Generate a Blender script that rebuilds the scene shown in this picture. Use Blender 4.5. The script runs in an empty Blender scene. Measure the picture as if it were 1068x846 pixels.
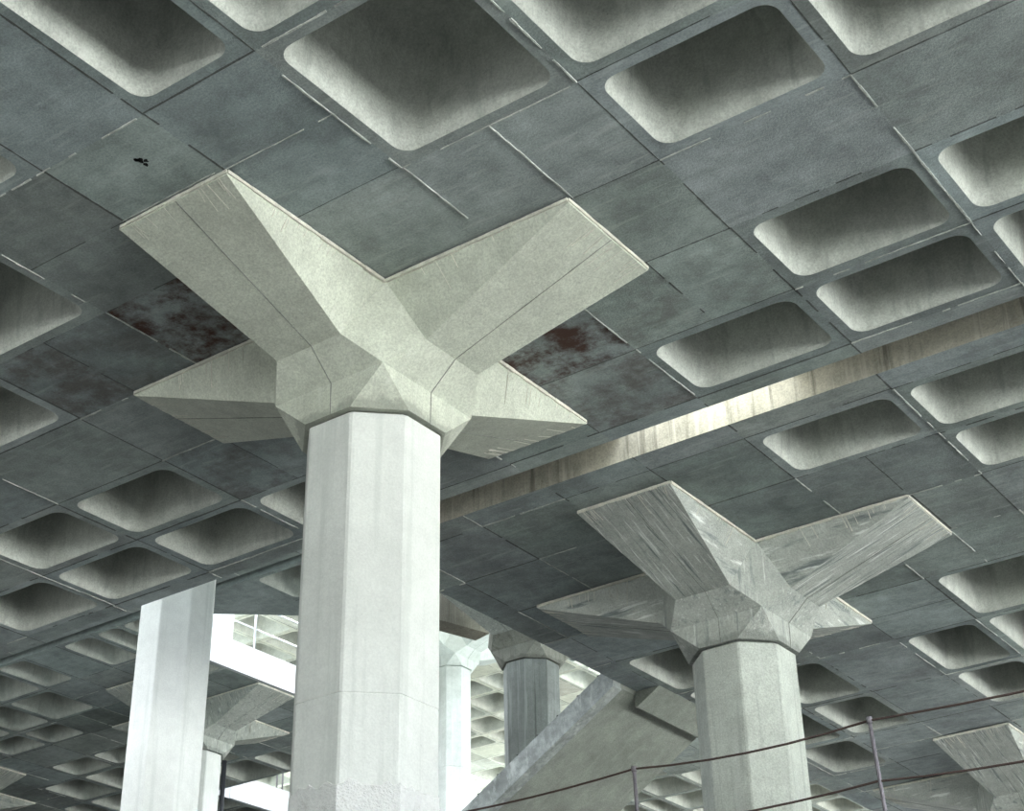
import bpy, bmesh, math, random
from mathutils import Vector, Matrix
random.seed(7)
S = bpy.context.scene
COL = S.collection
W, H = 1068, 846

# ------------------------------------------------------------------ camera
F_PX = 1699.57
YAW, PITCH, ROLL = -0.619745, 0.522255, -0.019345
CPOS = Vector((6.82746, -7.83271, -6.61913))
fwd = Vector((math.cos(PITCH)*math.sin(YAW), math.cos(PITCH)*math.cos(YAW), math.sin(PITCH)))
r0 = Vector((math.cos(YAW), -math.sin(YAW), 0)); u0 = r0.cross(fwd)
RT = math.cos(ROLL)*r0 + math.sin(ROLL)*u0
UP = -math.sin(ROLL)*r0 + math.cos(ROLL)*u0
cam = bpy.data.cameras.new('camera')
cam.sensor_fit = 'HORIZONTAL'; cam.sensor_width = 36.0; cam.lens = 36.0*F_PX/W
cam.clip_start = 0.05; cam.clip_end = 600
co = bpy.data.objects.new('camera', cam); COL.objects.link(co)
M = Matrix.Identity(4)
for i in range(3):
    M[i][0], M[i][1], M[i][2], M[i][3] = RT[i], UP[i], -fwd[i], CPOS[i]
co.matrix_world = M
S.camera = co


def in_view(p, margin=110):
    d = Vector(p) - CPOS
    z = d.dot(fwd)
    if z <= 0.1:
        return False
    x = W/2 + F_PX*d.dot(RT)/z; y = H/2 - F_PX*d.dot(UP)/z
    return -margin < x < W+margin and -margin < y < H+margin


# ------------------------------------------------------------------ materials
def lerp_rgb(a, k): return tuple(x*k for x in a)


def concrete(name, col, mottle=0.25, streak=None, streak_cols=None, tone=False, rust=False,
             ring_stain=False, bump=0.25, rough=0.85, speck=0.15, scale=1.0):
    m = bpy.data.materials.new(name); m.use_nodes = True
    nt = m.node_tree; N = nt.nodes; L = nt.links
    bs = N['Principled BSDF']; bs.inputs['Roughness'].default_value = rough
    bs.inputs['Specular IOR Level'].default_value = 0.25
    tc = N.new('ShaderNodeTexCoord')
    oi = N.new('ShaderNodeObjectInfo')
    add = N.new('ShaderNodeVectorMath'); add.operation = 'MULTIPLY_ADD'
    cmb = N.new('ShaderNodeCombineXYZ')
    L.new(oi.outputs['Random'], cmb.inputs[0]); L.new(oi.outputs['Random'], cmb.inputs[1])
    cmb.inputs[2].default_value = 0.0
    L.new(cmb.outputs[0], add.inputs[0]); add.inputs[1].default_value = (7.3, 13.1, 0); L.new(tc.outputs['Object'], add.inputs[2])
    P = add.outputs[0]

    def noise(sc, det=4, rgh=0.6, vec=None):
        n = N.new('ShaderNodeTexNoise'); n.inputs['Scale'].default_value = sc
        n.inputs['Detail'].default_value = det; n.inputs['Roughness'].default_value = rgh
        L.new(vec or P, n.inputs['Vector']); return n.outputs['Fac']

    def ramp(fac, lo, hi, a=0.0, b=1.0):
        r = N.new('ShaderNodeMapRange'); r.inputs[1].default_value = lo; r.inputs[2].default_value = hi
        r.inputs[3].default_value = a; r.inputs[4].default_value = b
        r.interpolation_type = 'SMOOTHSTEP'
        L.new(fac, r.inputs[0]); return r.outputs[0]

    def mul(c, f):
        x = N.new('ShaderNodeMix'); x.data_type = 'RGBA'; x.blend_type = 'MULTIPLY'
        x.inputs[0].default_value = 1.0
        L.new(c, x.inputs[6]); L.new(f, x.inputs[7]); return x.outputs[2]

    def mixc(c, colr, f):
        x = N.new('ShaderNodeMix'); x.data_type = 'RGBA'
        L.new(c, x.inputs[6]); x.inputs[7].default_value = (*colr, 1); L.new(f, x.inputs[0]); return x.outputs[2]

    rgb = N.new('ShaderNodeRGB'); rgb.outputs[0].default_value = (*col, 1)
    c = rgb.outputs[0]
    big = noise(1.1*scale, 5, 0.62)
    c = mul(c, ramp(big, 0.25, 0.75, 1-mottle, 1+mottle*0.7))
    mid = noise(6*scale, 5, 0.7)
    c = mul(c, ramp(mid, 0.25, 0.75, 1-mottle*0.6, 1+mottle*0.5))
    fine = noise(60*scale, 3, 0.7)
    c = mul(c, ramp(fine, 0.3, 0.7, 1-speck, 1+speck))
    pits = noise(34*scale, 2, 0.5)
    c = mul(c, ramp(pits, 0.25, 0.31, 1-speck*1.6, 1.0))
    if streak:
        (sx, sy, sz), amt = streak
        mp = N.new('ShaderNodeMapping'); mp.inputs['Scale'].default_value = (sx, sy, sz)
        L.new(P, mp.inputs['Vector'])
        st = noise(1.0, 6, 0.65, mp.outputs[0])
        dk, lt = streak_cols
        c = mixc(c, dk, ramp(st, 0.53, 0.68, 0, amt))
        mp2 = N.new('ShaderNodeMapping'); mp2.inputs['Scale'].default_value = (sx*1.7, sy*1.7, sz*1.7)
        mp2.inputs['Location'].default_value = (3.1, 5.7, 9.2)
        L.new(P, mp2.inputs['Vector'])
        st2 = noise(1.0, 5, 0.6, mp2.outputs[0])
        c = mixc(c, lt, ramp(st2, 0.56, 0.68, 0, amt))
    if tone:
        at = N.new('ShaderNodeAttribute'); at.attribute_name = 'tone'
        c = mul(c, at.outputs['Color'])
    if rust:
        ar = N.new('ShaderNodeAttribute'); ar.attribute_name = 'rust'
        rn = ramp(noise(2.3, 7, 0.72), 0.40, 0.62)
        mm = N.new('ShaderNodeMath'); mm.operation = 'MULTIPLY'
        L.new(ar.outputs['Fac'], mm.inputs[0]); L.new(rn, mm.inputs[1])
        c = mixc(c, (0.085, 0.045, 0.035), mm.outputs[0])
    if ring_stain:
        sp = N.new('ShaderNodeSeparateXYZ'); L.new(tc.outputs['Object'], sp.inputs[0])
        nn = noise(7, 4, 0.6)
        ad = N.new('ShaderNodeMath'); ad.operation = 'MULTIPLY_ADD'
        L.new(nn, ad.inputs[0]); ad.inputs[1].default_value = -0.22; L.new(sp.outputs['Z'], ad.inputs[2])
        f = ramp(ad.outputs[0], -1.02, -0.97, 0.5, 0.0)
        c = mixc(c, lerp_rgb(col, 0.42), f)
    L.new(c, bs.inputs['Base Color'])
    b = N.new('ShaderNodeBump'); b.inputs['Strength'].default_value = bump; b.inputs['Distance'].default_value = 0.02
    hsum = N.new('ShaderNodeMath'); hsum.operation = 'ADD'
    L.new(mid, hsum.inputs[0]); L.new(fine, hsum.inputs[1])
    L.new(hsum.outputs[0], b.inputs['Height']); L.new(b.outputs[0], bs.inputs['Normal'])
    return m


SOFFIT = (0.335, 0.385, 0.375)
M_soffit = concrete('soffit_concrete', SOFFIT, 0.30, tone=True, rust=True, streak=((1.2, 9, 3), 0.35), streak_cols=((0.22, 0.25, 0.24), (0.50, 0.55, 0.52)))
M_soffit_plain = concrete('plain_soffit_concrete', SOFFIT, 0.3)
M_coffer = concrete('coffer_concrete', (0.50, 0.525, 0.48), 0.22, streak=((9, 9, 0.7), 0.35), streak_cols=((0.25, 0.27, 0.25), (0.60, 0.63, 0.58)), rust=False)
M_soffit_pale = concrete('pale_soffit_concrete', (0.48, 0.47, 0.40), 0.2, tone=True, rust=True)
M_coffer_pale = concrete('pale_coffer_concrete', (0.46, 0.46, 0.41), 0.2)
M_fin = concrete('mortar_fin', (0.56, 0.59, 0.55), 0.4, bump=0.5, scale=3)
M_groove = concrete('dark_joint', (0.13, 0.14, 0.132), 0.4)
M_hole = concrete('black_spalled_spot', (0.012, 0.012, 0.012), 0.3)
M_bead = concrete('mortar_bead', (0.74, 0.73, 0.64), 0.22, bump=0.5, scale=3)
M_seam = concrete('grey_form_seam', (0.27, 0.285, 0.255), 0.4)
M_cap = concrete('pale_capital_concrete', (0.58, 0.61, 0.52), 0.16, streak=((11, 11, 0.8), 0.34), streak_cols=((0.46, 0.49, 0.42), (0.72, 0.74, 0.66)), ring_stain=True)
M_shaft = concrete('pale_shaft_concrete', (0.83, 0.855, 0.82), 0.07, speck=0.05, bump=0.15, streak=((9, 9, 0.35), 0.30), streak_cols=((0.56, 0.60, 0.56), (0.84, 0.86, 0.82)))
SK = ((0.17, 0.20, 0.20), (0.82, 0.85, 0.81))
M_cap_st = concrete('streaked_capital_concrete', (0.47, 0.50, 0.46), 0.2, streak=((26, 1.2, 2.0), 0.9), streak_cols=SK, ring_stain=True, bump=0.4)
M_hub_st = concrete('streaked_hub_concrete', (0.47, 0.50, 0.46), 0.2, streak=((16, 16, 1.2), 0.6), streak_cols=SK, ring_stain=True, bump=0.4)
M_shaft_gr = concrete('grey_shaft_concrete', (0.50, 0.53, 0.50), 0.14, speck=0.08, streak=((9, 9, 0.3), 0.4), streak_cols=((0.36, 0.39, 0.37), (0.60, 0.63, 0.60)))
M_shaft_st = concrete('streaked_shaft_concrete', (0.60, 0.64, 0.59), 0.16, streak=((12, 12, 0.4), 0.5), streak_cols=((0.36, 0.40, 0.37), (0.66, 0.69, 0.66)))
M_shaft_dk = concrete('stained_shaft_concrete', (0.29, 0.315, 0.30), 0.2, streak=((12, 12, 0.3), 0.8), streak_cols=((0.11, 0.12, 0.11), (0.40, 0.43, 0.41)))
M_cap_dk = concrete('stained_capital_concrete', (0.32, 0.33, 0.29), 0.2, streak=((14, 14, 0.8), 0.7), streak_cols=((0.15, 0.15, 0.125), (0.42, 0.43, 0.39)), ring_stain=True)
M_paint = concrete('peeling_white_paint', (0.92, 0.93, 0.91), 0.06, speck=0.05, streak=((5, 5, 5), 0.5), streak_cols=((0.50, 0.49, 0.44), (0.9, 0.9, 0.9)), bump=0.8)
M_white = concrete('whitened_concrete', (0.60, 0.62, 0.64), 0.08, streak=((6, 6, 0.8), 0.25), streak_cols=((0.50, 0.53, 0.55), (0.68, 0.70, 0.72)))
M_stair = concrete('stair_concrete', (0.30, 0.325, 0.285), 0.22, streak=((2, 7, 2), 0.3), streak_cols=((0.21, 0.23, 0.20), (0.40, 0.42, 0.37)))
M_string = concrete('rough_stringer_concrete', (0.35, 0.38, 0.37), 0.4, scale=2.2, streak=((5, 5, 2), 0.6), streak_cols=((0.22, 0.24, 0.23), (0.58, 0.62, 0.60)))
M_face = concrete('stained_edge_concrete', (0.50, 0.49, 0.42), 0.25, streak=((9, 9, 0.5), 0.7), streak_cols=((0.15, 0.145, 0.12), (0.62, 0.61, 0.54)))
M_beam = concrete('brown_streaked_concrete', (0.22, 0.21, 0.175), 0.2, streak=((14, 14, 0.5), 0.8), streak_cols=((0.11, 0.10, 0.085), (0.32, 0.31, 0.27)))
M_floor = concrete('floor_concrete', (0.05, 0.05, 0.048), 0.3)
M_pale = concrete('pale_deck_concrete', (0.12, 0.115, 0.095), 0.15)
M_ground = concrete('bounce_ground', (0.72, 0.72, 0.67), 0.15, scale=0.3)
M_dark_ground = concrete('dark_ground', (0.035, 0.035, 0.032), 0.3, scale=0.5)  # kept dark to limit light bounced up into the coffers


def metal(name, col, rough):
    m = bpy.data.materials.new(name); m.use_nodes = True
    nt = m.node_tree; bs = nt.nodes['Principled BSDF']
    n = nt.nodes.new('ShaderNodeTexNoise'); n.inputs['Scale'].default_value = 40; n.inputs['Detail'].default_value = 5
    r = nt.nodes.new('ShaderNodeValToRGB')
    r.color_ramp.elements[0].position = 0.35; r.color_ramp.elements[0].color = (*lerp_rgb(col, 0.5), 1)
    r.color_ramp.elements[1].position = 0.7; r.color_ramp.elements[1].color = (*lerp_rgb(col, 1.4), 1)
    nt.links.new(n.outputs[0], r.inputs[0]); nt.links.new(r.outputs[0], bs.inputs['Base Color'])
    bs.inputs['Roughness'].default_value = rough; bs.inputs['Metallic'].default_value = 0.15
    return m


M_rust = metal('rusty_wire', (0.11, 0.075, 0.065), 0.8)
M_post = metal('weathered_post', (0.24, 0.22, 0.24), 0.6)
M_zinc = metal('dull_grey_steel', (0.42, 0.44, 0.48), 0.5)
M_pipe = metal('dark_drainpipe', (0.035, 0.038, 0.045), 0.6)


# ------------------------------------------------------------------ helpers
def link(name, mesh, parent=None, loc=(0, 0, 0), rz=0.0):
    o = bpy.data.objects.new(name, mesh); COL.objects.link(o)
    o.location = loc; o.rotation_euler = (0, 0, rz)
    if parent: o.parent = parent
    return o


def root(name, loc, label, cat, group=None, kind=None):
    o = link(name, None, None, loc)
    o['label'] = label; o['category'] = cat
    if group: o['group'] = group
    if kind: o['kind'] = kind
    return o


class MB:
    """collects polygons, builds one mesh"""
    def __init__(s): s.v = []; s.f = []; s.mi = []
    def poly(s, pts, m=0):
        b = len(s.v); s.v += [tuple(p) for p in pts]; s.f.append(tuple(range(b, b+len(pts)))); s.mi.append(m)
    def box(s, a, b, m=0):
        (x0, y0, z0), (x1, y1, z1) = a, b
        s.hexa([(x0, y0, z0), (x1, y0, z0), (x1, y1, z0), (x0, y1, z0), (x0, y0, z1), (x1, y0, z1), (x1, y1, z1), (x0, y1, z1)], m)
    def hexa(s, p, m=0):
        for f in ((3, 2, 1, 0), (4, 5, 6, 7), (0, 1, 5, 4), (1, 2, 6, 5), (2, 3, 7, 6), (3, 0, 4, 7)):
            s.poly([p[i] for i in f], m)
    def bar(s, a, b, w, h, m=0):
        """flat strip box from a to b lying along both, w wide (horizontal), h thick"""
        a = Vector(a); b = Vector(b); d = (b-a).normalized()
        side = d.cross(Vector((0, 0, 1)))
        if side.length < 1e-4: side = Vector((1, 0, 0))
        side.normalize(); n = side.cross(d).normalized()
        sw = side*w/2; nh = n*h/2
        s.hexa([a-sw-nh, a+sw-nh, b+sw-nh, b-sw-nh, a-sw+nh, a+sw+nh, b+sw+nh, b-sw+nh], m)
    def tube(s, pts, r, n=8, m=0):
        pts = [Vector(p) for p in pts]; rings = []
        for i, p in enumerate(pts):
            d = (pts[min(i+1, len(pts)-1)] - pts[max(i-1, 0)]).normalized()
            a = d.cross(Vector((0, 0, 1)))
            if a.length < 1e-3: a = Vector((1, 0, 0))
            a.normalize(); b = d.cross(a)
            rings.append([p + r*(math.cos(2*math.pi*k/n)*a + math.sin(2*math.pi*k/n)*b) for k in range(n)])
        for A, B in zip(rings, rings[1:]):
            for k in range(n): s.poly([A[k], A[(k+1) % n], B[(k+1) % n], B[k]], m)
        s.poly(rings[0][::-1], m); s.poly(rings[-1], m)
    def mesh(s, name, mats, merge=True, smooth=False, recalc=True):
        me = bpy.data.meshes.new(name); me.from_pydata(s.v, [], s.f); me.update()
        for mt in mats: me.materials.append(mt)
        for p, i in zip(me.polygons, s.mi): p.material_index = i; p.use_smooth = smooth
        if merge or recalc:
            bm = bmesh.new(); bm.from_mesh(me)
            if merge: bmesh.ops.remove_doubles(bm, verts=bm.verts, dist=1e-5)
            if recalc: bmesh.ops.recalc_face_normals(bm, faces=bm.faces)
            bm.to_mesh(me); bm.free()
        return me


# ------------------------------------------------------------------ waffle slabs
def rrect(x0, y0, x1, y1, r, z, n=6):
    """counter-clockwise rounded rectangle, corner by corner (lists of n+1 points)"""
    out = []
    for cx, cy, a0 in ((x1-r, y1-r, 0), (x0+r, y1-r, 90), (x0+r, y0+r, 180), (x1-r, y0+r, 270)):
        out.append([(cx+r*math.cos(math.radians(a0+90*k/n)), cy+r*math.sin(math.radians(a0+90*k/n)), z) for k in range(n+1)])
    return out


# how far the coffer wall stands in from the cell edge, its height above the soffit and its corner radius
PROFILE = [(0.085, 0.0, 0.12), (0.092, 0.012, 0.125), (0.102, 0.035, 0.13), (0.111, 0.08, 0.135), (0.120, 0.16, 0.14),
           (0.132, 0.28, 0.145), (0.146, 0.43, 0.15), (0.165, 0.57, 0.15), (0.195, 0.68, 0.15), (0.245, 0.76, 0.14), (0.32, 0.79, 0.12)]
_coffers = {}


def coffer_mesh(w, h, mat):
    key = (round(w, 3), round(h, 3), mat.name)
    if key in _coffers: return _coffers[key]
    vs, fs = [], []
    loops = []
    k = min(1.0, min(w, h)/0.9)
    for ins, z, r in PROFILE:
        ins *= k
        L = [p for cnr in rrect(-w/2+ins, -h/2+ins, w/2-ins, h/2-ins, r, z) for p in cnr]
        loops.append(list(range(len(vs), len(vs)+len(L)))); vs += L
    n = len(loops[0])
    for A, B in zip(loops, loops[1:]):
        for i in range(n): fs.append((A[i], A[(i+1) % n], B[(i+1) % n], B[i])[::-1])
    fs.append(tuple(loops[-1])[::-1])
    me = bpy.data.meshes.new('coffer'); me.from_pydata(vs, [], fs); me.update()
    for p in me.polygons: p.use_smooth = True
    me.polygons[len(fs)-1].use_smooth = True
    me.materials.append(mat)
    _coffers[key] = me
    return me


def lines_for(center, spacing, lo, hi, inner=(0.465, 1.41, 2.78)):
    """grid lines of the bays that fall between lo and hi"""
    out = []
    n0 = math.floor((lo-center)/spacing)-1; n1 = math.ceil((hi-center)/spacing)+1
    for k in range(n0, n1+1):
        c = center + k*spacing
        for a in inner: out += [c-a, c+a]
        out.append(c+spacing/2)
    out = sorted(x for x in out if lo+0.12 < x < hi-0.12)
    return [lo] + out + [hi]


def waffle(label, z, us, vs, ucen, vcen, skip=None, thick=0.86, soffit=M_soffit, coffer=M_coffer, rust=None,
           solid=None, fin_p=0.45, fin_w=0.021, margin=110, face_mats=None, pits=()):
    rng = random.Random(hash((round(z, 2), len(us))) & 0xffff)
    ce = link('ceiling', None)
    vx, fx, tone, rs, mi = [], [], [], [], []

    def q(pts, t, r, m=0):
        b = len(vx); vx.extend(pts); fx.append(tuple(range(b, b+len(pts)))); tone.append(t); rs.append(r); mi.append(m)

    keep = {}
    splits = []
    holes = []
    for i in range(len(us)-1):
        for j in range(len(vs)-1):
            a, b, c, d = us[i], us[i+1], vs[j], vs[j+1]
            mu, mv = (a+b)/2, (c+d)/2
            if skip and skip(mu, mv): continue
            keep[(i, j)] = 1
            ru = min(ucen, key=lambda t: abs(t-mu)); rv = min(vcen, key=lambda t: abs(t-mv))
            du, dv = abs(mu-ru), abs(mv-rv)
            small = (b-a) < 0.6 or (d-c) < 0.6
            sol = small or du < 0.46 or dv < 0.46 or (du < 1.41 and dv < 2.78) or (dv < 1.41 and du < 2.78)
            if solid and solid(mu, mv): sol = True
            t = rng.uniform(0.80, 1.18); tn = (t*rng.uniform(0.97, 1.03), t, t*rng.uniform(0.96, 1.03))
            r = rust(mu, mv, du, dv) if rust else 0.0
            top = [(a, c, z+thick), (b, c, z+thick), (b, d, z+thick), (a, d, z+thick)]
            if not sol and not in_view((mu, mv, z), margin): sol = True
            q(top, tn, 0)
            if sol and b-a > 1.2 and du < 2.78 and dv < 1.41:
                m_ = (a+b)/2; k2 = rng.uniform(0.85, 1.15); t2 = tuple(x*k2 for x in tn)
                q([(a, d, z), (m_, d, z), (m_, c, z), (a, c, z)], tn, r); q([(m_, d, z), (b, d, z), (b, c, z), (m_, c, z)], t2, r*0.6)
                splits.append((Vector((m_, c)), Vector((m_, d))))
            elif sol and d-c > 1.2 and dv < 2.78 and du < 1.41:
                m_ = (c+d)/2; k2 = rng.uniform(0.85, 1.15); t2 = tuple(x*k2 for x in tn)
                q([(a, m_, z), (b, m_, z), (b, c, z), (a, c, z)], tn, r); q([(a, d, z), (b, d, z), (b, m_, z), (a, m_, z)], t2, r*0.6)
                splits.append((Vector((a, m_)), Vector((b, m_))))
            elif sol:
                q([(a, d, z), (b, d, z), (b, c, z), (a, c, z)], tn, r)
            else:
                k = min(1.0, min(b-a, d-c)/0.9)
                ins = PROFILE[0][0]*k
                cs = rrect(a+ins, c+ins, b-ins, d-ins, PROFILE[0][2], z)
                R = [(b, d, z), (a, d, z), (a, c, z), (b, c, z)]
                tr = tuple(x*1.06 for x in tn)
                for n in range(4):
                    arc = cs[n]; nx = cs[(n+1) % 4]
                    for s in range(len(arc)-1): q([R[n], arc[s+1], arc[s]], tr, r*0.5)
                    q([R[n], R[(n+1) % 4], nx[0], arc[-1]], tr, r*0.5)
                holes.append((mu, mv, b-a, d-c))
    # edge faces where a cell has no neighbour
    for (i, j) in keep:
        a, b, c, d = us[i], us[i+1], vs[j], vs[j+1]
        for di, dj, p0, p1 in ((-1, 0, (a, d), (a, c)), (1, 0, (b, c), (b, d)), (0, -1, (a, c), (b, c)), (0, 1, (b, d), (a, d))):
            if (i+di, j+dj) not in keep:
                q([(*p0, z), (*p1, z), (*p1, z+thick), (*p0, z+thick)], (1, 1, 1), 0, (face_mats or {}).get((di, dj), 0))
    # raised mortar fins and dark open joints along the grid lines
    def strip(p0, p1, w, h, m):
        (x0, y0), (x1, y1) = p0, p1
        L = math.hypot(x1-x0, y1-y0); nx, ny = -(y1-y0)/L*w/2, (x1-x0)/L*w/2
        e = 0.0015
        P = [(x0-nx, y0-ny), (x1-nx, y1-ny), (x1+nx, y1+ny), (x0+nx, y0+ny)]
        q([(x, y, z-h) for x, y in P], (1, 1, 1), 0, m)
        for k in range(4):
            A, B = P[k], P[(k+1) % 4]
            q([(*A, z-h), (*A, z+e), (*B, z+e), (*B, z-h)], (1, 1, 1), 0, m)
    def run(ax, i, j):
        if ax == 2: p0, p1 = i, j
        elif ax == 0: p0, p1 = Vector((us[i], vs[j])), Vector((us[i], vs[j+1]))
        else: p0, p1 = Vector((us[i], vs[j])), Vector((us[i+1], vs[j]))
        if not in_view((*((p0+p1)/2), z), 60): return
        n = max(2, int((p1-p0).length/0.06))
        off = rng.uniform(-0.01, 0.01)
        mode = rng.random()
        d = (p1-p0).normalized(); s = Vector((-d.y, d.x))
        kind, dens = (1, 0.90) if mode < fin_p else (2, 0.95) if mode < 0.9 else (2, 0.75)
        w0 = rng.uniform(0.35, 1.0)*fin_w
        drift = 0.0
        gap = 0
        for k in range(n):
            drift += rng.uniform(-.0015, .0015)
            if gap > 0: gap -= 1; continue
            if rng.random() > dens: gap = rng.randint(0, 3); continue
            A = p0+(p1-p0)*(k/n)+s*(off+drift); B = p0+(p1-p0)*((k+1.02)/n)+s*(off+drift)
            if kind == 1: strip(A, B, w0*rng.uniform(0.4, 0.9), rng.uniform(0.004, 0.010), 1)
            else: strip(A, B, w0*rng.uniform(0.6, 1.0), 0.0015, 2)
    for a, c in splits: run(2, a, c)
    for i in range(1, len(us)-1):
        for j in range(len(vs)-1):
            if (i, j) in keep and (i-1, j) in keep: run(0, i, j)
    for j in range(1, len(vs)-1):
        for i in range(len(us)-1):
            if (i, j) in keep and (i, j-1) in keep: run(1, i, j)
    for (hx, hy, hr) in pits:
        for k in range(7):
            a0 = rng.uniform(0, 6.28); px, py = hx+rng.uniform(-.03, .03), hy+rng.uniform(-.05, .05)
            n_ = 7
            q([(px+hr*rng.uniform(.5, 1.2)*math.cos(a0-6.283*t/n_), py+hr*rng.uniform(.5, 1.2)*math.sin(a0-6.283*t/n_), z-0.0012) for t in range(n_)], (1, 1, 1), 0, 5)
    me = bpy.data.meshes.new('soffit'); me.from_pydata(vx, [], fx); me.update()
    for mt in (soffit, M_fin, M_groove, M_face, M_white, M_hole): me.materials.append(mt)
    ca = me.color_attributes.new('tone', 'FLOAT_COLOR', 'CORNER')
    ra = me.attributes.new('rust', 'FLOAT', 'FACE')
    for p in me.polygons:
        p.material_index = mi[p.index]; ra.data[p.index].value = rs[p.index]
        for li in p.loop_indices: ca.data[li].color = (*tone[p.index], 1)
    ce.data = None
    bpy.data.objects.remove(ce)
    ce = link('ceiling', me)
    ce['kind'] = 'structure'; ce['label'] = label; ce['category'] = 'ceiling'
    for mu, mv, w, h in holes:
        link('coffer', coffer_mesh(w, h, coffer), ce, (mu, mv, z))
    return ce


def rust_near(mu, mv, du, dv):
    # the red-brown stained panels beside the big capital
    for (x, y, s) in ((0.94, 0.94, 1.0), (1.7, 0.94, 0.35), (0.94, 1.7, 0.55), (-0.94, -0.94, 1.0), (-0.94, 0.0, 0.4), (-2.1, 0.94, 0.45), (2.1, 0.94, 0.9), (-1.7, -0.7, 0.6)):
        if abs(mu-x) < 0.5 and abs(mv-y) < 0.5: return s
    return 0.06


# the slab overhead, its far edge at the movement joint
US1 = lines_for(0.0, 8.27, -12.0, 7.2)
VS1 = [v for v in lines_for(0.0, 8.27, -5.55, 2.53) if not 2.4 < v < 2.5]
VS1 = [-16, -10, -5.55, -4.135, -2.78, -1.41, -0.465, 0.465, 1.41, 2.35, 2.53]
waffle('near waffle ceiling overhead carried by the big pale star column', 0.0, US1, VS1, [-8.27, 0.0, 8.27], [0.0, -8.27], rust=rust_near, face_mats={(0, 1): 3}, pits=[(0.115, -2.473, 0.021)])
# the second slab beyond the joint
ZL2 = 0.095
US2 = [-2.8, -2.46, -1.52, -0.575, 0.355, 1.30, 2.67, 4.03, 5.4, 6.8, 7.7]
VS2 = [3.05, 3.35, 4.29, 5.235, 6.165, 7.11, 8.48, 9.885, 11.29, 12.66, 13.605, 14.535, 15.48, 16.85]


def rust2(mu, mv, du, dv):
    return 0.1


waffle('waffle ceiling beyond the movement joint on the streaked star columns', ZL2, US2, VS2, [-0.11, 8.2], [5.7, 14.07],
       rust=rust2, solid=lambda u, v: u < -1.5 and v < 5, face_mats={(0, -1): 3})
# upper level seen past the edge of the near slab, left
ZU = 4.68
CU = [-25.1, -16.96, -8.86]
USU = sorted(set([-27.88, -26.51, -25.565, -24.635, -23.69, -22.32, -20.96, -19.74, -18.37, -17.425, -16.495, -15.55, -14.87]))
VSU = [10.2, 11.595, 12.965, 13.91, 14.84, 15.785, 17.155, 18.5]
waffle('dark upper waffle ceiling at lower left behind the near slab edge', ZU, [-44, -38, -33]+USU+[-14.15], VSU, CU, [14.375], skip=lambda u, v: u > -14.87 and v > 11.6, thick=.55)
waffle('upper ceiling strip just before the movement joint at left', ZU, [-44, -38, -33, -27, -19.7, -18.37, -17.4, -16.5, -15.55, -14.18, -12.9, -11.6, -10.2, -9.3, -8.4, -7.4, -6.2],
       [3.2, 4.6, 5.5, 6.5, 7.4, 8.78, 9.98], [-16.96, -8.6], [6.0], solid=lambda u, v: v > 8.7, thick=.55)
waffle('small dark ceiling corner with one coffer beside the light well', ZU, [-11.58, -10.21, -9.33], [10.2, 11.36, 11.9], [-8.2], [16.0],
       solid=lambda u, v: u > -10.2)
waffle('upper ceiling of the far left bay beyond the second white parapet', ZU, [-44, -38, -33, -27.88, -26.51, -25.565, -24.635, -23.69, -22.32, -20.9],
       [18.5, 19.8, 21.1, 22.3, 23.3, 24.3, 30, 40], [-25.1], [22.7], thick=.55)
waffle('ceiling patch over the stained octagonal column', ZU+0.04, [-9.5, -8.9, -8.3, -7.45, -6.3], [13.3, 13.9, 15.05, 16.0, 16.9], [-8.86], [14.58], solid=lambda u, v: True)
waffle('distant waffle ceiling glimpsed beneath the stair flight', ZU, [-14.5, -13.6, -12.92, -11.64, -10.27, -9.32, -8.4, -7.45, -6.08],
       [22.3, 23.26, 24.2, 25.58, 26.9, 28.3, 29.7, 31.1, 32.4], [-8.86], [22.8], skip=lambda u, v: u < -13.6 and v < 24.2)
# the highest level, sunlit from below
ZT = 9.38
UST = [-33.5, -32.0, -30.6, -29.2, -28.9]
UST2 = [-28.45, -27.2, -26.2, -25.3, -24.4, -23.1, -21.78, -20.48, -19.11, -18.165, -17.235, -16.29, -15.1]
VST = [18.3, 19.3, 20.6, 21.85, 22.22, 23.165, 24.095, 25.04, 26.41, 27.6, 29.05, 30.4, 31.3, 32.3, 33.2, 34.6, 36.0]
VST = [18.0, 19.3, 20.7, 22.22, 23.165, 24.095, 25.04, 26.41, 27.62, 29.1, 30.4, 31.35, 32.3, 33.2, 34.6, 36.0]
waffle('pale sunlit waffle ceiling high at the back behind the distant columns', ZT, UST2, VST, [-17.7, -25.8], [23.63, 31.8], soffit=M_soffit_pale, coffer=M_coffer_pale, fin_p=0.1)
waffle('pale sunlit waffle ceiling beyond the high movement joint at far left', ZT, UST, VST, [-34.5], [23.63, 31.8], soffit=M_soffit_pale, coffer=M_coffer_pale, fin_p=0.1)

# ------------------------------------------------------------------ columns
T8 = math.tan(math.pi/8)
ARM_R = 2.084


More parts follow.
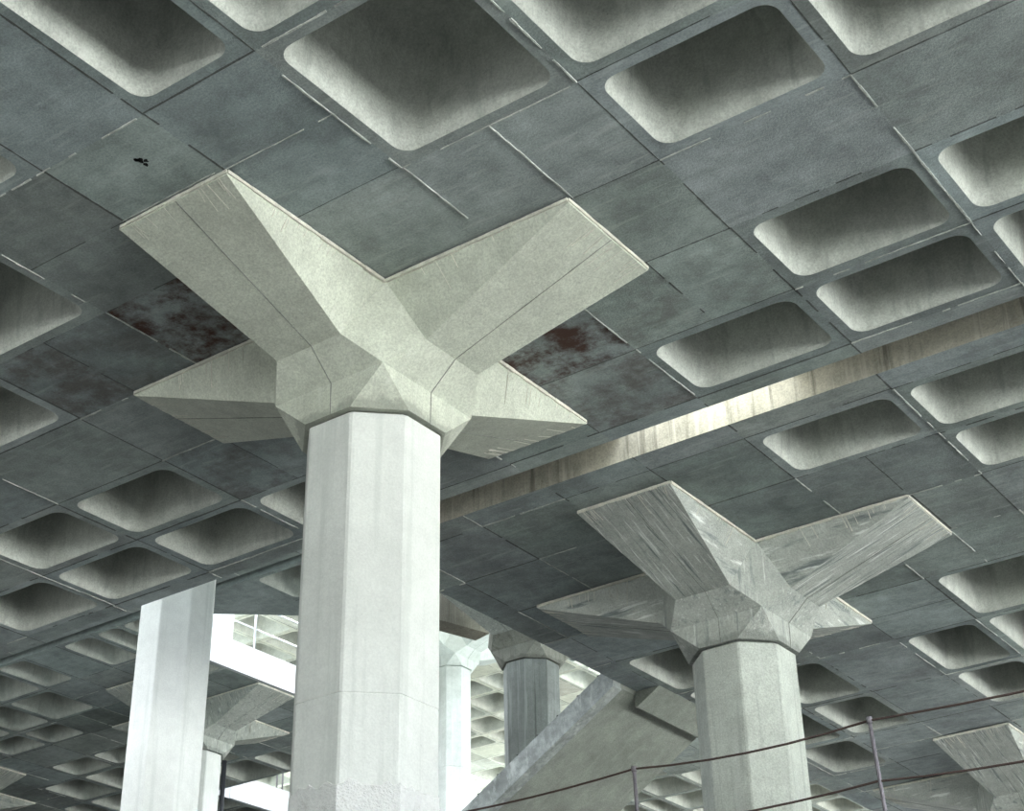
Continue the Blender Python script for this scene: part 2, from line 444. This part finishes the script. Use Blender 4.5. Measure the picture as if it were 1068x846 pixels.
def arm_mesh(mat, seed=3):
    b = MB(); e = 0.035
    A, Bp = (-.5, -ARM_R, -e), (.5, -ARM_R, -e); A0, B0 = (-.5, -ARM_R, 0), (.5, -ARM_R, 0)
    C, Cm = (.5, -.5, 0), (-.5, -.5, 0); p1, p2 = (-.3, -.725, -.49), (.3, -.725, -.49)
    # underside subdivided lengthwise
    n = 6
    lp = lambda P, Q, t: tuple(P[i]+(Q[i]-P[i])*t for i in range(3))
    for k in range(n):
        t0, t1 = k/n, (k+1)/n
        b.poly([lp(p1, A, t0), lp(p1, A, t1), lp(p2, Bp, t1), lp(p2, Bp, t0)])
    b.poly([A, A0, B0, Bp])
    b.poly([C, p2, Bp]); b.poly([C, Bp, B0]); b.poly([Cm, A, p1]); b.poly([Cm, A0, A])
    b.poly([Cm, C, B0, A0]); b.poly([Cm, p1, p2, C])
    # mortar bead where the arm meets the soffit, broken into uneven runs
    rng = random.Random(seed)
    for P, Q in ((A0, B0), (B0, C), (A0, Cm)):
        m = 14
        for k in range(m):
            w = rng.uniform(0.020, 0.030)
            a, c = Vector(lp(P, Q, k/m)), Vector(lp(P, Q, (k+1.02)/m))
            dz = Vector((0, 0, -w*0.5))
            b.bar(a+dz, c+dz, w, w, 1)
    # formwork seam down the middle of the underside
    sm = lambda t: Vector((0.03, -0.725+(-ARM_R+0.725)*t, -.49+(.49-e)*t))
    nrm = Vector((0, -(.49-e), -(ARM_R-.725))).normalized()
    for k in range(10):
        a, c = sm(k/10), sm((k+1)/10)
        b.bar(a+nrm*0.001, c+nrm*0.001, 0.006*rng.uniform(0.5, 1.2), 0.004, 2)
    # lime drips running in from the mortar bead
    for k in range(rng.randint(9, 14)):
        x = rng.uniform(-.44, .44); t1 = rng.uniform(0.80, 0.95)
        P = Vector(lp(lp(p1, A, 1), lp(p2, Bp, 1), x+.5)); Q = Vector(lp(lp(p1, A, t1), lp(p2, Bp, t1), x+.5+rng.uniform(-.02, .02)))
        b.bar(P+nrm*0.001, Q+nrm*0.001, rng.uniform(.003, .007), .004, 1)
    for sgn in (-1, 1):
        for k in range(rng.randint(8, 13)):
            t = rng.uniform(0.04, 0.8); sl_ = rng.uniform(0.12, 0.75)
            P = Vector(lp(B0, C, t)); Q = Vector(lp(Bp, p2, t+.03)); R_ = P+(Q-P)*sl_
            o_ = Vector((0.006, 0, -0.002)); P += o_; R_ += o_
            if sgn < 0: P.x *= -1; R_.x *= -1
            b.bar(P, R_, rng.uniform(.003, .007), .004, 1)
    return b.mesh('capital_arm', [mat, M_bead, M_seam], merge=False)


def hub_mesh(mat, detail=True):
    b = MB()
    rot = lambda p, k: (lambda x, y, z: ((x, y, z), (-y, x, z), (-x, -y, z), (y, -x, z))[k])(*p)
    C = (.5, -.5, 0); p1, p2, p3 = (-.3, -.725, -.49), (.3, -.725, -.49), (.725, -.3, -.49)
    q0, q1 = (.505, -.505, -.69), (-.505, -.505, -.69)
    r1, r2, r3 = (-.5*T8, -.5, -.94), (.5*T8, -.5, -.94), (.5, -.5*T8, -.94)
    s1, s2, s3 = [(x*.89, y*.89, -.94) for x, y, _ in (r1, r2, r3)]
    t1, t2, t3 = [(x, y, -.90) for x, y, _ in (s1, s2, s3)]
    for k in range(4):
        R = lambda *ps: [rot(p, k) for p in ps]
        b.poly(R(p1, p2, q0, q1)); b.poly(R(q1, q0, r2, r1)); b.poly(R(C, p2, q0, p3)[::-1]); b.poly(R(q0, r2, r3))
        b.poly(R(r1, r2, s2, s1)); b.poly(R(r2, r3, s3, s2))
        b.poly(R(s1, s2, t2, t1)); b.poly(R(s2, s3, t3, t2))
        b.poly(R(rot(C, 3), C, p2, p1))
    b.poly([rot(t, k) for k in range(4) for t in (t1, t2)])
    b.poly([rot(C, k) for k in range(4)])
    if detail:
        for k in range(4):
            pts = [(.03, -.725, -.49), (.03, -.505, -.69), (.03, -.5, -.94)]
            offs = [(0, -.002, -.0015), (0, -.003, -.001), (0, -.003, 0)]
            pts = [tuple(a+c for a, c in zip(p, o)) for p, o in zip(pts, offs)]
            for a, c in zip(pts, pts[1:]): b.bar(rot(a, k), rot(c, k), 0.006, 0.004, 1)
    return b.mesh('capital', [mat, M_seam], merge=False, recalc=True)


def shaft_mesh(mat, z0, z1, ap=0.467, joints=()):
    """octagonal shaft with slightly eased arrises, thin neck at the top"""
    b = MB()
    def ring(a, z, ch=0.012):
        R = a/math.cos(math.pi/8); pts = []
        for k in range(8):
            an = math.pi/8 + k*math.pi/4
            v = Vector((R*math.cos(an), R*math.sin(an), z))
            for s in (-1, 1):
                an2 = an + s*math.pi/4
                w = Vector((R*math.cos(an2), R*math.sin(an2), z))
                pts.append(v + (w-v).normalized()*ch)
        return pts
    zs = [(ap, z0)]
    for j in sorted(joints):
        zs += [(ap, j-0.006), (ap-0.006, j-0.003), (ap-0.006, j+0.003), (ap, j+0.006)]
    n = max(1, int((z1-z0)/1.2))
    zs += [(ap, z1-0.035), (ap*0.90, z1-0.035), (ap*0.86, z1+0.015)]
    rings = [ring(a, z) for a, z in zs]
    for A, B in zip(rings, rings[1:]):
        for k in range(16): b.poly([A[k], A[(k+1) % 16], B[(k+1) % 16], B[k]])
    b.poly(rings[0][::-1]); b.poly(rings[-1])
    return b.mesh('shaft', [mat], merge=True)


def column(loc, base_z, label, m_arm, m_hub, m_shaft, arms=(0, 1, 2, 3), joints=(), group='star-capital concrete columns', cap=True):
    x, y, z = loc
    r = root('concrete_column', (x, y, base_z), label, 'column', group, 'thing')
    dz = z-base_z
    hub = link('capital', hub_mesh(m_hub), r, (0, 0, dz-0.0135))
    for k in arms:
        link('capital_arm', arm_mesh(m_arm, 3+k+int(abs(x)*7+abs(y)*3)), hub, (0, 0, 0), k*math.pi/2)
    link('shaft', shaft_mesh(m_shaft, 0, dz-.94, joints=[j-base_z for j in joints]), r)
    return r


FL = -4.2
c1 = column((0, 0, 0), FL, 'largest pale octagonal column in front with four clean capital arms and white painted base', M_cap, M_cap, M_shaft, joints=(-3.02,))
# peeling white paint round the foot of the front column
b = MB()
rng = random.Random(11)
R = 0.4735/math.cos(math.pi/8)
cor = [Vector((R*math.cos(math.pi/8+k*math.pi/4), R*math.sin(math.pi/8+k*math.pi/4), 0)) for k in range(8)]
tops = []
for k in range(8):
    A, B_ = cor[k], cor[(k+1) % 8]
    for s in range(10):
        p = A+(B_-A)*(s/10); tops.append((p, 0.60+rng.uniform(-.025, .02)))
n = len(tops)
for i in range(n):
    (p, h), (q, g) = tops[i], tops[(i+1) % n]
    b.poly([(p.x, p.y, 0), (q.x, q.y, 0), (q.x, q.y, g), (p.x, p.y, h)])
    b.poly([(p.x, p.y, h), (q.x, q.y, g), (q.x*.985, q.y*.985, g+.006), (p.x*.985, p.y*.985, h+.006)])
o = link('painted_base_band', b.mesh('painted_base_band', [M_paint]), c1)
o['label'] = 'peeling white paint band'
column((-0.11, 5.7, ZL2), FL, 'grey octagonal column at right with streaked board-marked capital arms', M_cap_st, M_hub_st, M_shaft_st)
column((-0.21, 14.07, ZL2), FL, 'streaked column cut off by the lower right corner, behind the wire railing', M_cap_st, M_hub_st, M_shaft_st)
column((-8.6, 6.0, ZU), FL, 'pale grey octagonal shaft left of the front column, its capital hidden above the slab edge', M_cap, M_cap, M_shaft, joints=(2.62,))
column((-16.96, 14.375, ZU), ZL2+.8, 'bluish column under the bright white parapet, between the two pale shafts at left', M_hub_st, M_hub_st, M_shaft)
column((-25.1, 14.375, ZU), ZL2+.8, 'dark column at the lower left edge showing only two capital arm tips', M_cap_st, M_hub_st, M_shaft_st)
column((-8.86, 14.58, ZU+.04), FL, 'stained dark grey column just left of the stair flight', M_hub_st, M_cap_dk, M_shaft_dk, arms=(0, 1, 2))
column((-17.7, 23.63, ZT), 0.885, 'pale sunlit column partly hidden by the right side of the front column', M_shaft_gr, M_shaft_gr, M_shaft_gr, joints=(5.79,))

# ------------------------------------------------------------------ joint cover, edge beams, parapets
b = MB()
b.box((-44, 9.6, ZU+.60), (-6.2, 10.5, ZU+.66))  # added to stop light leaking through the upper joint
for u0_, u1_ in ((-12, 0.25), (1.95, 7.4)):
    b.box((u0_, 2.36, 0.96), (u1_, 3.22, 1.06))
    b.box((u0_, 2.55, 0.40), (u1_, 3.03, 0.965))  # fill added to keep light from spreading along the joint
o = link('trim_1', b.mesh('trim', [M_floor])); o['kind'] = 'structure'; o['label'] = 'cover over the movement joints, with fill added to block light beside the open stretch'; o['category'] = 'joint cover'

def structure(name, mesh, label, cat):
    o = link(name, mesh); o['kind'] = 'structure'; o['label'] = label; o['category'] = cat
    return o

# nib under the edge of the second slab, beside the stair head
b = MB()
b.hexa([(-2.82, 8.09, -0.1), (-2.80, 8.09, -0.1), (-2.80, 11.2, -0.1), (-2.82, 11.2, -0.1), (-2.82, 8.09, ZL2-.001), (-2.47, 8.09, ZL2-.001), (-2.47, 11.2, ZL2-.001), (-2.82, 11.2, ZL2-.001)])
structure('trim_2', b.mesh('trim', [M_stair]), 'short concrete nib under the slab edge at the head of the stair', 'edge beam')
# dark triangular corner of the light well with its shallow downstand
b = MB()
tri = [(-13.9, 10.2), (-11.57, 10.2), (-11.57, 12.27)]
for zz, f in ((ZU, 1), (ZU+.8, 0)):
    pts = [(x, y, zz) for x, y in tri]; b.poly(pts[::-1] if f else pts)
for k in range(3):
    a, c = tri[k], tri[(k+1) % 3]
    b.poly([(*a, ZU), (*c, ZU), (*c, ZU+.8), (*a, ZU+.8)])
structure('trim_3', b.mesh('trim', [M_soffit_plain]), 'dark diagonal slab corner at the light well left of the front column', 'slab edge')
# inclined-looking edge beam running behind the front column to the stained column
b = MB()
p0, p1 = Vector((-10.67, 11.95, 4.7)), Vector((-9.87, 14.72, 4.7))
d = (p1-p0).normalized(); s = Vector((-d.y, d.x, 0))*0.43; up = Vector((0, 0, 2.7))
b.hexa([p0, p1, p1+s, p0+s, p0+up, p1+up, p1+s+up, p0+s+up])
structure('trim_4', b.mesh('trim', [M_beam]), 'streaked edge beam emerging right of the front column below the slab', 'edge beam')
# white parapet on the edge of the upper slab, with a pier
b = MB()
b.box((-14.868, 12.25, ZU+.003), (-14.79, 18.4, 5.27))
b.box((-15.14, 12.25, 5.235), (-14.80, 13.02, 8.2))
structure('wall_left', b.mesh('parapet', [M_white]), 'bright sunlit white parapet with an upright pier, left of the front column', 'parapet')
b = MB()
b.box((-20.898, 19.12, ZU+.003), (-20.82, 21.2, 5.29))
b.box((-21.17, 18.75, ZU), (-20.85, 19.14, 7.4))
b.box((-20.898, 21.2, ZU+.003), (-20.82, 24.2, 5.29))
structure('wall_back', b.mesh('parapet', [M_white]), 'lower pale parapet low between the bluish column and the front column', 'parapet')

# ------------------------------------------------------------------ railings
def railing(name, label, spec, mat_w, mat_p):
    x, y, z = spec['loc']
    r = root(name, spec['loc'], label, 'railing')
    for pts, rad in spec['wires']:
        b = MB(); b.tube([(p[0]-x, p[1]-y, p[2]-z) for p in pts], rad, 6)
        link('wire', b.mesh('wire', [mat_w], smooth=True), r)
    for (px, py, z0, z1, lean) in spec['posts']:
        b = MB()
        b.tube([(px-x+lean, py-y, z0-z), (px-x, py-y, z1-z)], spec['pr'], 8)
        b.tube([(px-x, py-y, z1-z-.03), (px-x, py-y, z1-z+.012)], spec['pr']*1.5, 8)
        link('post', b.mesh('post', [mat_p], smooth=True), r)
    return r

def sag(pts, n=6):
    out = []
    for (x0, z0), (x1, z1), s in pts:
        for k in range(n):
            t = k/n; out.append((x0+(x1-x0)*t, 1.95, z0+(z1-z0)*t - s*4*t*(1-t)))
    (x1, z1) = pts[-1][1]; out.append((x1, 1.95, z1))
    return out

railing('railing', 'rusty two-wire railing on thin posts across the lower right foreground',
        dict(loc=(2.0, 1.95, FL), pr=0.014,
             wires=[(sag([((-2.8, -3.08), (-0.95, -3.09), .03), ((-0.95, -3.09), (0.86, -3.065), .025), ((0.86, -3.065), (2.69, -3.10), .05), ((2.69, -3.10), (4.6, -3.13), .02)]), 0.008),
                    (sag([((-2.8, -3.5), (-0.95, -3.5), .03), ((-0.95, -3.5), (0.86, -3.48), .03), ((0.86, -3.50), (2.69, -3.51), .03), ((2.69, -3.51), (4.6, -3.56), .035)]), 0.008)],
             posts=[(-0.95, 1.95, FL, -3.07, .01), (0.86, 1.95, FL, -3.06, .02), (2.69, 1.95, FL, -3.09, .05), (4.6, 1.95, FL, -3.1, .02)]), M_rust, M_post)
railing('railing', 'thin grey steel railing on top of the bright white parapet',
        dict(loc=(-14.99, 14.0, 5.27), pr=0.022,
             wires=[([(-14.99, 13.02, 5.79), (-14.99, 16.0, 5.79), (-14.99, 18.3, 5.79)], 0.014), ([(-14.99, 13.02, 6.3), (-14.99, 18.3, 6.3)], 0.014)],
             posts=[(-14.99, 13.80, 5.27, 6.33, 0), (-14.99, 15.9, 5.27, 6.33, 0), (-14.99, 18.2, 5.27, 6.33, 0)]), M_zinc, M_zinc)
railing('railing', 'pair of thin dark rail posts on the lower pale parapet',
        dict(loc=(-21.0, 21.0, 5.29), pr=0.022,
             wires=[([(-21.0, 19.16, 6.5), (-21.0, 24.0, 6.5)], 0.014)],
             posts=[(-21.0, 20.85, 5.29, 6.52, 0), (-21.0, 21.05, 5.29, 6.52, 0), (-21.0, 23.4, 5.29, 6.52, 0)]), M_post, M_post)
# drainpipe behind the bluish column
b = MB(); b.tube([(0, 0, 0), (0, 0, 2.77)], 0.05, 12); b.tube([(0, 0, 1.6), (0, 0, 1.68)], 0.056, 12); b.tube([(0, 0, 0.4), (0, 0, 0.48)], 0.056, 12)
o = link('drainpipe', b.mesh('drainpipe', [M_pipe], smooth=True), None, (-16.605, 14.785, ZL2+.8)); o['label'] = 'dark drainpipe standing against the bluish column under the white parapet'; o['category'] = 'pipe'

# ------------------------------------------------------------------ stair flight going down from the edge of the second slab
V0, V1 = 7.6, 9.72
SL = 0.605
SX0 = -2.81
st = root('stair_flight', (-2.8, 8.66, ZL2), 'sloping concrete stair flight hanging from the slab edge, its smooth soffit towards the viewer', 'stairs')
def rel(p): return (p[0]+2.8, p[1]-8.66, p[2]-ZL2)
xe = -9.4
zb = lambda x: 0.05 + (x+2.8)*SL       # soffit height along the flight
b = MB()
b.hexa([rel(p) for p in ((SX0, V0+.16, zb(SX0)), (SX0, V1, zb(SX0)), (xe, V1, zb(xe)), (xe, V0+.16, zb(xe)),
                         (SX0, V0+.16, zb(SX0)+.22), (SX0, V1, zb(SX0)+.22), (xe, V1, zb(xe)+.22), (xe, V0+.16, zb(xe)+.22))])
link('soffit_slab', b.mesh('soffit_slab', [M_stair]), st)
b = MB()
# steps on top
n = 22
for k in range(n):
    x1 = SX0-0.02-k*0.30; x0 = x1-0.30
    zt = zb(x1)+.22+0.02
    b.poly([rel(p) for p in ((x1, V0+.16, zb(x1)+.2), (x0, V0+.16, zb(x0)+.2), (x0, V0+.16, zt), (x1, V0+.16, zt))])
    b.poly([rel(p) for p in ((x1, V1, zb(x1)+.2), (x0, V1, zb(x0)+.2), (x0, V1, zt), (x1, V1, zt))])
    b.poly([rel(p) for p in ((x0, V0+.16, zt), (x1, V0+.16, zt), (x1, V1, zt), (x0, V1, zt))])
    b.poly([rel(p) for p in ((x0, V0+.16, zt-.2), (x0, V1, zt-.2), (x0, V1, zt), (x0, V0+.16, zt))])
link('treads', b.mesh('treads', [M_floor]), st)
b = MB()
zs0 = lambda x: zb(x)-0.02
b.hexa([rel(p) for p in ((SX0, V0, zs0(SX0)), (SX0, V0+.18, zs0(SX0)), (xe, V0+.18, zs0(xe)), (xe, V0, zs0(xe)),
                         (SX0, V0, zs0(SX0)+.29), (SX0, V0+.18, zs0(SX0)+.29), (xe, V0+.18, zs0(xe)+.29), (xe, V0, zs0(xe)+.29))])
me = b.mesh('stringer', [M_string])
o = link('stringer', me, st); o['label'] = 'rough weathered stringer edge'

# ------------------------------------------------------------------ floor below the frame, unseen ground, decks and walls added to shape the light
b = MB()
b.box((-14, -0.95, FL-.5), (0.95, 1.5, FL)); b.box((-14, 1.5, FL-.5), (9, 18, FL))
structure('floor', b.mesh('floor', [M_floor]), 'concrete deck the front columns and the wire railing stand on', 'floor')
b = MB(); b.poly([(33, -150, -8.3), (150, -150, -8.3), (150, 150, -8.3), (33, 150, -8.3)])  # added out of view as a pale reflector for low bounce light
structure('ground', b.mesh('ground', [M_ground], recalc=False), 'unseen pale ground added beyond the slabs to bounce light up', 'ground')
b = MB(); b.poly([(-150, -150, -8.3), (33, -150, -8.3), (33, 150, -8.3), (-150, 150, -8.3)])  # unseen ground, darkened so little light bounces up from nearby
structure('ground', b.mesh('ground', [M_dark_ground], recalc=False), 'unseen ground underneath the car park, darkened to cut bounce light', 'ground')
b = MB(); b.box((-45, 9.0, 0.1), (-14.6, 45, 0.88))  # added out of view to cut light reaching the left ceiling
structure('floor', b.mesh('floor', [M_floor]), 'unseen deck at the far left, added to shade the upper ceiling from below', 'floor')
b = MB(); b.box((-14.4, 20, 0.3), (-4.5, 50, 0.88));  # added out of view to tune bounce on the high ceiling
structure('floor', b.mesh('floor', [M_pale]), 'unseen deck at the back, added to bounce light onto the highest ceiling', 'floor')
b = MB()  # unseen deck added to keep sun and sky off the slab tops
for a_, c_ in (((-6.2, -16, 4.7), (-1.5, 17, 5.4)), ((5.2, -16, 4.7), (8, 17, 5.4)), ((-1.5, -16, 4.7), (5.2, -1.6, 5.4)), ((-1.5, 9.0, 4.7), (5.2, 17, 5.4))):
    b.box(a_, c_)
structure('floor', b.mesh('floor', [M_floor]), 'unseen upper deck added to block light, left open above the movement joint', 'floor')
b = MB(); b.box((7.25, -16, 0.87), (7.5, 17, 4.69))  # unseen blocker against ground light passing over the near slab
structure('blocker_wall_right', b.mesh('wall', [M_stair]), 'unseen wall added above the near ceiling to block light', 'wall')
b = MB(); b.box((-12, -16.3, 0.87), (7.2, -16.05, 4.69))  # second unseen blocker, closing the storey above behind the camera
structure('blocker_wall_front', b.mesh('wall', [M_stair]), 'unseen wall added behind the viewer to block light on the storey above', 'wall')
b = MB(); b.box((-11.0, -16, 9.4), (-4.5, 17, 10.0))  # unseen roof added to cut overhead sky light on the columns
structure('floor', b.mesh('floor', [M_floor]), 'unseen roof added over the light well to block the sky', 'floor')

# ------------------------------------------------------------------ light
w = bpy.data.worlds.new('sky'); S.world = w; w.use_nodes = True
nt = w.node_tree; bg = nt.nodes['Background']
tc = nt.nodes.new('ShaderNodeTexCoord'); sp = nt.nodes.new('ShaderNodeSeparateXYZ'); rp = nt.nodes.new('ShaderNodeValToRGB')
nt.links.new(tc.outputs['Generated'], sp.inputs[0]); nt.links.new(sp.outputs['Z'], rp.inputs[0])
cr = rp.color_ramp
cr.elements[0].position = 0.0; cr.elements[0].color = (0.05, 0.055, 0.05, 1)
cr.elements[1].position = 1.0; cr.elements[1].color = (1.25, 1.3, 1.36, 1)
e = cr.elements.new(0.22); e.color = (0.06, 0.065, 0.06, 1)
e = cr.elements.new(0.40); e.color = (0.75, 0.80, 0.86, 1)
nt.links.new(rp.outputs[0], bg.inputs['Color']); bg.inputs['Strength'].default_value = 1.7
sl = bpy.data.lights.new('sun', 'SUN'); sl.energy = 7.0; sl.angle = math.radians(4); sl.color = (0.97, 0.985, 1.0)
so = bpy.data.objects.new('sun', sl); COL.objects.link(so)
so.rotation_euler = Vector((-0.35, 0.50, 0.8)).to_track_quat('Z', 'Y').to_euler()
so.location = (-20, 20, 40)
S.view_settings.view_transform = 'Standard'; S.view_settings.look = 'None'
S.view_settings.gamma = 1.0; S.view_settings.use_curve_mapping = False
S.view_settings.exposure = 2.4
